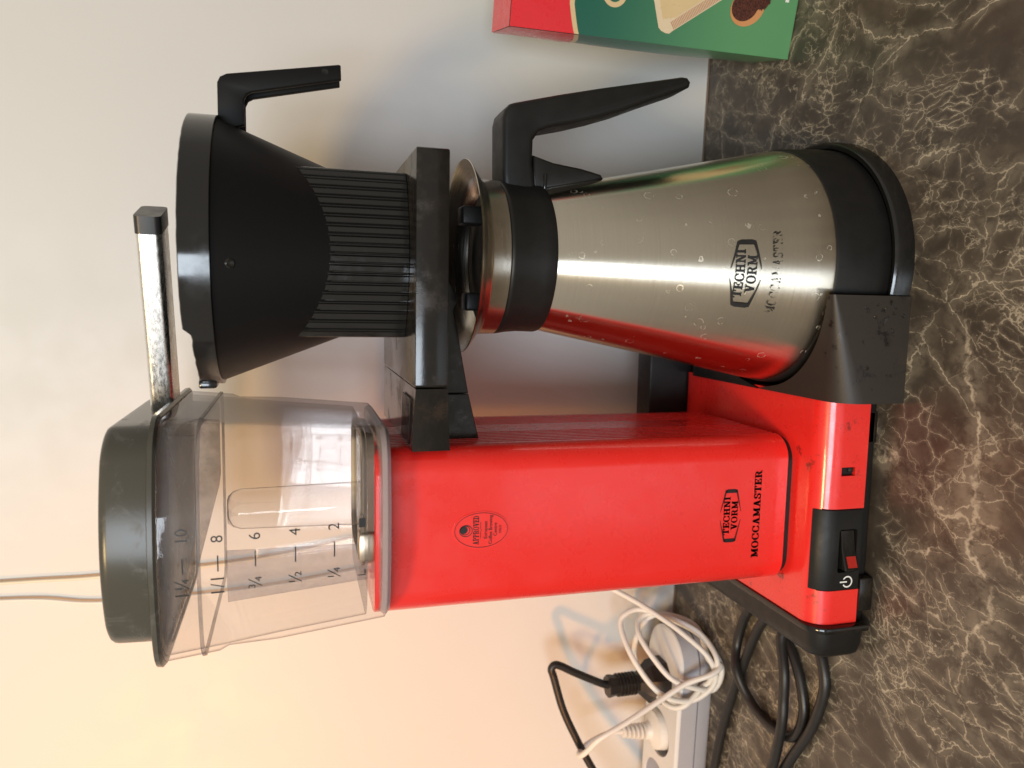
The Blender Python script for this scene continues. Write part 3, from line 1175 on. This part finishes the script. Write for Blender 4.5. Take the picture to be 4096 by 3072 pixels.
# ================================================================== CARAFE
KX, KY = .1966, .0605
ca = thing('thermal_carafe', 'brushed steel thermal carafe with black handle, standing on the coffee maker plate', 'carafe', (KX, KY, .008))
lathe('base_ring', [(0, .0078), (.0655, .0078), (.0675, .0082), (.0690, .0105), (.0690, .018), (.0674, .0402), (.0668, .0416), (.0658, .0418), (.0650, .0405)], KX, KY, 'black', ca, 128)
bp = [(.0655, .0405), (.0662, .0424), (.0648, .0520), (.0611, .0690), (.0558, .0945), (.0504, .1200), (.0443, .1500), (.0384, .1790), (.0375, .1840)]
pp = spline([(a, 0, b) for a, b in bp], 5)
body = lathe('steel_body', [(p.x, p.z) for p in pp], KX, KY, 'steel', ca, 128, 60)
lathe('collar', [(.0365, .1815), (.0386, .1820), (.0391, .1835), (.0389, .1880), (.0388, .1930), (.0393, .1995), (.0401, .2040), (.0402, .2055), (.0395, .2063), (.0370, .2063)], KX, KY, 'black', ca, 128, 50)
rim = lathe('pouring_rim', [(.0385, .2060), (.0403, .2066), (.0405, .2150), (.0409, .2161), (.0422, .2170), (.0498, .2226), (.0502, .2231), (.0499, .2234),
                            (.0494, .2231), (.0420, .2178), (.0404, .2165), (.0385, .2120), (.0372, .2085)], KX, KY, 'rim', ca, 128, 40)
clid = lathe('carafe_lid', [(0, .2112), (.0200, .2110), (.0215, .2120), (.0330, .2120), (.0352, .2112), (.0368, .2098), (.0378, .2075)], KX, KY, 'black', ca, 96, 40)
for x, y, z in ((.2177, .0570, .2202), (.1733, .0600, .2170)):
    bm_obj('lid_tab', box_bm(x - .0048, x + .0048, y - .0060, y + .0060, z - .0075, z + .0045, .0014, 3), 'black', clid)
hp = [(.2300, .2030), (.2400, .2042), (.2669, .2046), (.2712, .2036), (.2742, .2010), (.2752, .1985), (.2815, .1735), (.2865, .1520), (.2968, .1045), (.2967, .1010), (.2945, .0990), (.2918, .0996),
      (.2903, .1030), (.2835, .1205), (.2763, .1380), (.2715, .1520), (.2675, .1657), (.2640, .1800), (.2618, .1850), (.2572, .1880), (.2456, .1882), (.2340, .1862), (.2310, .1860)]
bm_obj('handle', prism_bm(hp, .0478, .0732, 'Y', .0034, 4), 'black', ca, 50)
tp = [(.2320, .1868), (.2500, .1872), (.2468, .1760), (.2448, .1600), (.2424, .1490), (.2405, .1475), (.2385, .1540)]
bm_obj('handle_tang', prism_bm(tp, .0505, .0705, 'Y', .0015, 2), 'black', ca, 50)
bm_obj('tang_rivet', box_bm(.2322, .2405, .0488, .0510, .1800, .1816, .0005), 'gloss', ca)


# print on the steel, wrapped round the body
def body_r(z):
    for (r0, z0), (r1, z1) in zip(bp, bp[1:]):
        if z0 <= z <= z1:
            return r0 + (r1 - r0) * (z - z0) / (z1 - z0)
    return bp[-1][0]


def KF(a0):
    def fn(u, v):
        r = body_r(v) + .0006
        a_ = a0 + u / (body_r(.085) + .0001)
        return (KX + r * cos(a_), KY + r * sin(a_), v)
    return fn


A_ = -.5 * PI - .115
print_on('emblem', shift(badge(.0350, .0158), 0, .0880), KF(A_), 'ink', body)
p, l = slab('MOCCAMASTER', .0047, .10)
print_on('faded_lettering', shift(p, 0, .0722, .0415 / l), KF(A_ + .02), 'faded', body)

# ================================================================== FILTER PAPER BOX
th = math.radians(13)
OX, OY = .3322, .1050
e1, e2 = Vector((cos(th), -sin(th), 0)), Vector((sin(th), cos(th), 0))
BW, BD, BH = .125, .042, .1866
pb = thing('filter_paper_box', 'green and red cardboard box of coffee filters standing by the wall', 'box', (OX, OY, 0))


def bxp(u, d, z):
    return tuple(Vector((OX, OY, 0)) + e1 * u + e2 * d + Vector((0, 0, z)))


# carton walls, slightly bowed on the left side
nd, nz = 6, 12
verts, faces = [], []
for side in (0, 1):
    for j in range(nz + 1):
        for i in range(nd + 1):
            d, z = BD * i / nd, .0006 + (BH - .0006) * j / nz
            bow = .0030 * sin(PI * i / nd) * sin(PI * j / nz) ** .7
            u = -bow if side == 0 else BW + bow
            verts.append(bxp(u, d, z))
m = (nd + 1) * (nz + 1)
for side in (0, 1):
    for j in range(nz):
        for i in range(nd):
            k = side * m + j * (nd + 1) + i
            faces.append((k, k + 1, k + nd + 2, k + nd + 1))
for j in range(nz):
    for i in (0, nd):
        k = j * (nd + 1) + i
        faces.append((k, k + nd + 1, m + k + nd + 1, m + k))
for i in range(nd):
    faces.append((i, i + 1, m + i + 1, m + i))
    k = nz * (nd + 1) + i
    faces.append((k, k + 1, m + k + 1, m + k))
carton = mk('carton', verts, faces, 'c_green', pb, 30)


def red_edge(u):      # lower edge of the red field on the front
    return .1470 + .0046 * min(1, max(0, u) / .016) ** .8


FB = lambda off: (lambda u, z: bxp(u, -off, z))
us = [-.0001 + (BW) * (i / 40) ** 1.6 for i in range(41)]
ps = [[(a, red_edge(a)), (b, red_edge(b)), (b, BH), (a, BH)] for a, b in zip(us, us[1:])]
print_on('red_field', ps, FB(.0002), 'c_red', pb)
ps = [[(a, red_edge(a) - .003), (b, red_edge(b) - .003), (b, red_edge(b)), (a, red_edge(a))] for a, b in zip(us, us[1:])]
print_on('cream_stripe', ps, FB(.0003), 'c_cream', pb)


def side_fn(off):
    def fn(d, z):
        bow = .0030 * sin(PI * min(1, max(0, d / BD))) * sin(PI * min(1, z / BH)) ** .7
        return bxp(-bow - off, d, z)
    return fn


ds = [BD * i / 16 for i in range(17)]
se = lambda d: .1470 - .012 * sin(PI * d / BD * .9) * .6 + .006 * d / BD
zs = lambda d: [se(d) + (BH - se(d)) * k / 5 for k in range(6)]
ps = []
for a, b in zip(ds, ds[1:]):
    for k in range(5):
        ps.append([(a, zs(a)[k]), (b, zs(b)[k]), (b, zs(b)[k + 1]), (a, zs(a)[k + 1])])
print_on('red_side_field', ps, side_fn(.0004), 'c_red', pb)
ps = [[(a, se(a) - .003), (b, se(b) - .003), (b, se(b)), (a, se(a))] for a, b in zip(ds, ds[1:])]
print_on('cream_side_stripe', ps, side_fn(.0005), 'c_cream', pb)
ps = [[(a, BH), (b, BH), (b, BH), (a, BH)] for a, b in zip(us, us[1:])]
top = [bxp(-.0002, -.0002, BH + .0004), bxp(BW, -.0002, BH + .0004), bxp(BW, BD, BH + .0004), bxp(-.0002, BD, BH + .0004)]
mk('red_top', top, [(0, 1, 2, 3)], 'c_red', pb, 0)
# ring of a big letter
ps = shift(ellipse_line(.0085, .0080, .0028, 48), .0252, .1240)
print_on('letter', ps, FB(.0003), 'c_cream', pb)
# picture of a paper filter with its ribbed seam
F0, F1 = Vector((.0072, .0845)), Vector((.0560, .0140))
fd = (F1 - F0).normalized()
fnn = Vector((-fd.y, fd.x))
if fnn.x < 0:
    fnn = -fnn
pic = [tuple(F0 + Vector((.0010, -.0008))), tuple(F1), tuple(F1 + fnn * .06), (.0300, .1010), (.0090, .0935), (.0074, .0915), (.0064, .0885), (.0063, .0860)]
print_on('filter_picture', [pic], FB(.0002), 'c_edge', pb)
pic2 = [tuple(F0 + fnn * .0062 + fd * .006), tuple(F1 + fnn * .0062), tuple(F1 + fnn * .058), (.0310, .0975), (.0140, .0915)]
print_on('filter_picture_inner', [pic2], FB(.0003), 'c_paper', pb)
ps = []
for k in range(70):
    s = .0022 + k * .00105
    a, b = F0 + fd * s + fnn * .0008, F0 + fd * s + fnn * .0056
    ps.append(seg_((a.x, a.y), (b.x, b.y), .00058))
print_on('filter_seam', ps, FB(.0003), 'c_seam', pb)
# picture of a scoop with ground coffee
sc = [(.0268 + .0134 * cos(t) * .75 - .0090 * sin(t) * .55, .0352 + .0115 * sin(t) + .0030 * cos(t)) for t in [2 * PI * i / 40 for i in range(40)]]
print_on('scoop_picture', [sc], FB(.0003), 'c_wood', pb)
sc2 = [(.0272 + .0105 * cos(t) * .75 - .0070 * sin(t) * .55, .0372 + .0088 * sin(t) + .0026 * cos(t)) for t in [2 * PI * i / 40 for i in range(40)]]
print_on('coffee_picture', [sc2], FB(.0004), 'c_coffee', pb)
rc = random.Random(11)
sc3 = [(.0345 + (.0085 + rc.uniform(-.0007, .0007)) * cos(t), .0262 + (.0062 + rc.uniform(-.0006, .0006)) * sin(t)) for t in [2 * PI * i / 60 for i in range(60)]]
print_on('coffee_picture', [sc3], FB(.00045), 'c_coffee', pb)
print_on('letter', [rect(.0325, .0072, .0450, .0098)], FB(.0003), 'white_ink', pb)

# ================================================================== POWER STRIP, PLUGS AND CORDS
ps_ = thing('power_strip', 'white and grey power strip lying along the wall on the counter', 'power strip', (-.14, .185, 0))


def strip_ring(z, g):
    # local frame turned with the wall
    o = rrect(-.330, -.0795 - g, .1565 + g, .2125 - g, (.004, .026, .026, .004), 10)
    return [(x, y - .04 * (x + .14), z) for x, y in o]


grey = loft('strip_side', [strip_ring(.0005, .0015), strip_ring(.003, 0), strip_ring(.0120, 0)], 'strip_grey', ps_, True, False, 40)
loft('strip_side', [strip_ring(.0120, .0008), strip_ring(.0132, .0008), strip_ring(.0132, 0), strip_ring(.0262, .0006)], 'strip_grey', ps_, False, False, 40)
face = loft('strip_top', [strip_ring(.0258, .0002), strip_ring(.0270, .0004), strip_ring(.0284, .0020)], 'strip', ps_, True, True, 40)
socks = [(-.1240, .1850), (-.1700, .1880), (-.2160, .1900), (-.2620, .1915)]
cuts = []
for x, y in socks[1:]:
    cuts.append(prism_bm([(x + .0192 * cos(2 * PI * i / 36), y + .0192 * sin(2 * PI * i / 36)) for i in range(36)], .0140, .05, 'Z'))
carve(face, cuts)
for x, y in socks[1:]:
    s = lathe('socket', [(0, .0140), (.0188, .0140), (.0191, .0150), (.0191, .0268)], x, y, 'socket', ps_, 40, 40)

# black plug standing in the first socket
bpz = thing('black_plug', 'black mains plug with its cord, pushed into the white power strip', 'plug', (-.124, .185, .028))
px, py = -.1243, .1850
rings = []
for z, rx, ry in ((.0270, .0185, .0180), (.0330, .0185, .0180), (.0420, .0165, .0150), (.0480, .0105, .0095), (.0500, .0085, .0080), (.0700, .0080, .0075), (.0735, .0088, .0084), (.0758, .0086, .0082), (.0760, .005, .005)):
    rings.append([(px + rx * cos(2 * PI * i / 8 + PI / 8), py + ry * sin(2 * PI * i / 8 + PI / 8), z) for i in range(8)])
loft('plug_body', rings, 'rubber', bpz, True, True, 25)
for k in range(6):
    z = .0525 + k * .0028
    lathe('grip_ring', [(.0070, z), (.0090, z + .0003), (.0090, z + .0012), (.0070, z + .0015)], px, py, 'rubber', bpz, 16, 30)
sweep('cord', [(-.1243, .185, .070), (-.1226, .185, .0775), (-.1169, .185, .0894), (-.1092, .185, .1041), (-.1030, .185, .1150), (-.1018, .185, .1200), (-.1052, .185, .1222), (-.1119, .185, .1201), (-.1367, .183, .1129), (-.1598, .181, .1026),
              (-.1875, .179, .0881), (-.2191, .176, .0684), (-.262, .172, .040)], .0030, 'rubber', bpz)

# white plug and its cord
wp = thing('white_plug', 'white plug in the power strip, its white cord coiled round the strip end', 'plug', (-.17, .188, .0155))
wx, wy = -.1680, .1880
rings = []
for z, rx, ry in ((.0145, .0165, .0165), (.0270, .0160, .0160), (.0330, .0150, .0150), (.0365, .0075, .0075), (.040, .0060, .0060)):
    rings.append([(wx + rx * cos(2 * PI * i / 24), wy + ry * sin(2 * PI * i / 24), z) for i in range(24)])
loft('plug_body', rings, 'white_cord', wp, True, True, 30)
for k in range(6):
    z = .0400 + k * .0036
    lathe('strain_relief', [(.0025, z), (.0066 - k * .0003, z + .0003), (.0066 - k * .0003, z + .0018), (.0025, z + .0021)], wx + .0005 * k, wy, 'white_cord', wp, 20, 30)
# white cord coiled round the end of the strip
loopA = [(-0.0758, 0.186, 0.0657), (-0.0676, 0.188, 0.0603), (-0.0649, 0.186, 0.0474), (-0.0710, 0.176, 0.0266), (-0.0800, 0.160, 0.0090), (-0.0949, 0.1400, 0.0036), (-0.1153, 0.1460, 0.0050), (-0.1237, 0.149, 0.0199), (-0.1216, 0.152, 0.0394), (-0.1113, 0.158, 0.0526), (-0.0924, 0.170, 0.0637)]
loopB = [(-0.0729, 0.182, 0.0528), (-0.0680, 0.184, 0.0439), (-0.0680, 0.176, 0.0320), (-0.0760, 0.160, 0.0120), (-0.0890, 0.1400, 0.0075), (-0.1080, 0.1460, 0.0090), (-0.1125, 0.1465, 0.0222), (-0.1048, 0.150, 0.0393), (-0.0916, 0.160, 0.0502), (-0.0800, 0.172, 0.0556)]
loopC = [(-0.0900, 0.190, 0.0500), (-0.0740, 0.190, 0.0400), (-0.0700, 0.182, 0.0256), (-0.0760, 0.168, 0.0090), (-0.0920, 0.1480, 0.0100), (-0.1150, 0.1500, 0.0130), (-0.1278, 0.1500, 0.0270), (-0.1315, 0.160, 0.0361), (-0.1259, 0.186, 0.0408), (-0.1091, 0.192, 0.0490)]
wallx = lambda x: wallY(x) - .0035
path = [(-.0270, wallx(-.027), .560), (-.0300, wallx(-.03), .480), (-.0361, wallx(-.036), .4327), (-.034, wallx(-.03), .330), (-.022, wallx(-.02), .220), (-.026, .213, .130), (-.040, .207, .088), (-.0516, .200, .0674), (-.0589, .187, .0520), (-.0655, .172, .0400), (-.0735, .158, .0280), (-.088, .1435, .0130), (-.1080, .1430, .0065)]
path += loopA[7:] + loopA[:7] + loopB[6:] + loopB[:6] + loopC[5:] + loopC[:5]
path += [(-.0930, .1390, .0050), (-.0985, .1375, .0130), (-.107, .1440, .0300), (-.1201, .1470, .0512), (-.1339, .148, .0763), (-.1444, .150, .0953), (-.1561, .156, .1020), (-.1640, .163, .1045),
         (-.1703, .176, .1010), (-.1690, .183, .0920), (-.1660, .187, .0768), (-.1653, .188, .0640), (-.1680, .188, .038)]
sweep('cord', path, lambda t: .0011 + .0010 * max(0, min(1, (t - .05) / .06)), 'white_cord', wp, 10, 8)
cc = sweep('wall_cord', [(-.0165, wallx(-.017), .560), (-.0171, wallx(-.017), .480), (-.0173, wallx(-.017), .4321), (-.012, wallx(-.01), .330), (.010, wallx(.01), .200), (.030, wallx(.03), .060), (.045, wallx(.04) - .004, .004), (.090, .200, .004)], .0011, 'cream_cord', None, 10, 8)
tag(cc, 'cream cord hanging straight down the wall above the black tank lid', 'cord')

# the black cord loops on the counter
k1 = [(0.010, 0.085, 0.0035), (-0.0235, 0.0985, 0.0035), (-0.0455, 0.1138, 0.0035), (-0.0678, 0.1193, 0.0050), (-0.0827, 0.1116, 0.0095), (-0.0998, 0.1003, 0.005), (-0.1061, 0.08, 0.0035), (-0.1039, 0.0616, 0.0035), (-0.0961, 0.0501, 0.0035), (-0.0786, 0.0451, 0.0035), (-0.061, 0.05, 0.0035), (-0.0481, 0.0581, 0.0035), (-0.0389, 0.0678, 0.0035), (-0.0262, 0.08, 0.0035), (0.010, 0.092, 0.0035)]
c1 = sweep('looped_cord', k1, .0033, 'rubber', None, 12, 10)
tag(c1, 'black cord lying in one round loop on the counter beside the coffee maker', 'cord')
k2 = [(0.010, 0.066, 0.0035), (-0.0208, 0.0751, 0.0035), (-0.0439, 0.0954, 0.0035), (-0.0849, 0.1145, 0.0035), (-0.1284, 0.1307, 0.0035), (-0.168, 0.141, 0.0035), (-0.230, 0.152, 0.0035)]
c2 = sweep('straight_cord', k2, .0033, 'rubber', None, 12, 10)
tag(c2, 'black cord running out along the front of the power strip', 'cord')
k3 = [(0.012, 0.062, 0.0036), (-0.027, 0.0658, 0.004), (-0.0391, 0.0661, 0.0075), (-0.0585, 0.0575, 0.0102), (-0.0758, 0.0567, 0.0102), (-0.0918, 0.0565, 0.0105), (-0.1192, 0.0628, 0.0095), (-0.140, 0.0680, 0.0100), (-0.200, 0.085, 0.0040)]
k4 = [(0.010, 0.052, 0.0035), (-0.0233, 0.0430, 0.0035), (-0.0370, 0.0325, 0.0035), (-0.0520, 0.0278, 0.0035), (-0.0690, 0.0312, 0.0035), (-0.0888, 0.0389, 0.0036), (-0.1139, 0.0537, 0.0036), (-0.1378, 0.0667, 0.0035), (-0.200, 0.100, 0.0035)]
c3 = sweep('straight_cord', k3, .0033, 'rubber', None, 12, 10)
tag(c3, 'straight black cord lying across the other cord loops on the counter', 'cord')
c4 = sweep('curved_cord', k4, .0033, 'rubber', None, 12, 10)
tag(c4, 'black cord bending out from under the end of the coffee maker, nearest the camera', 'cord')
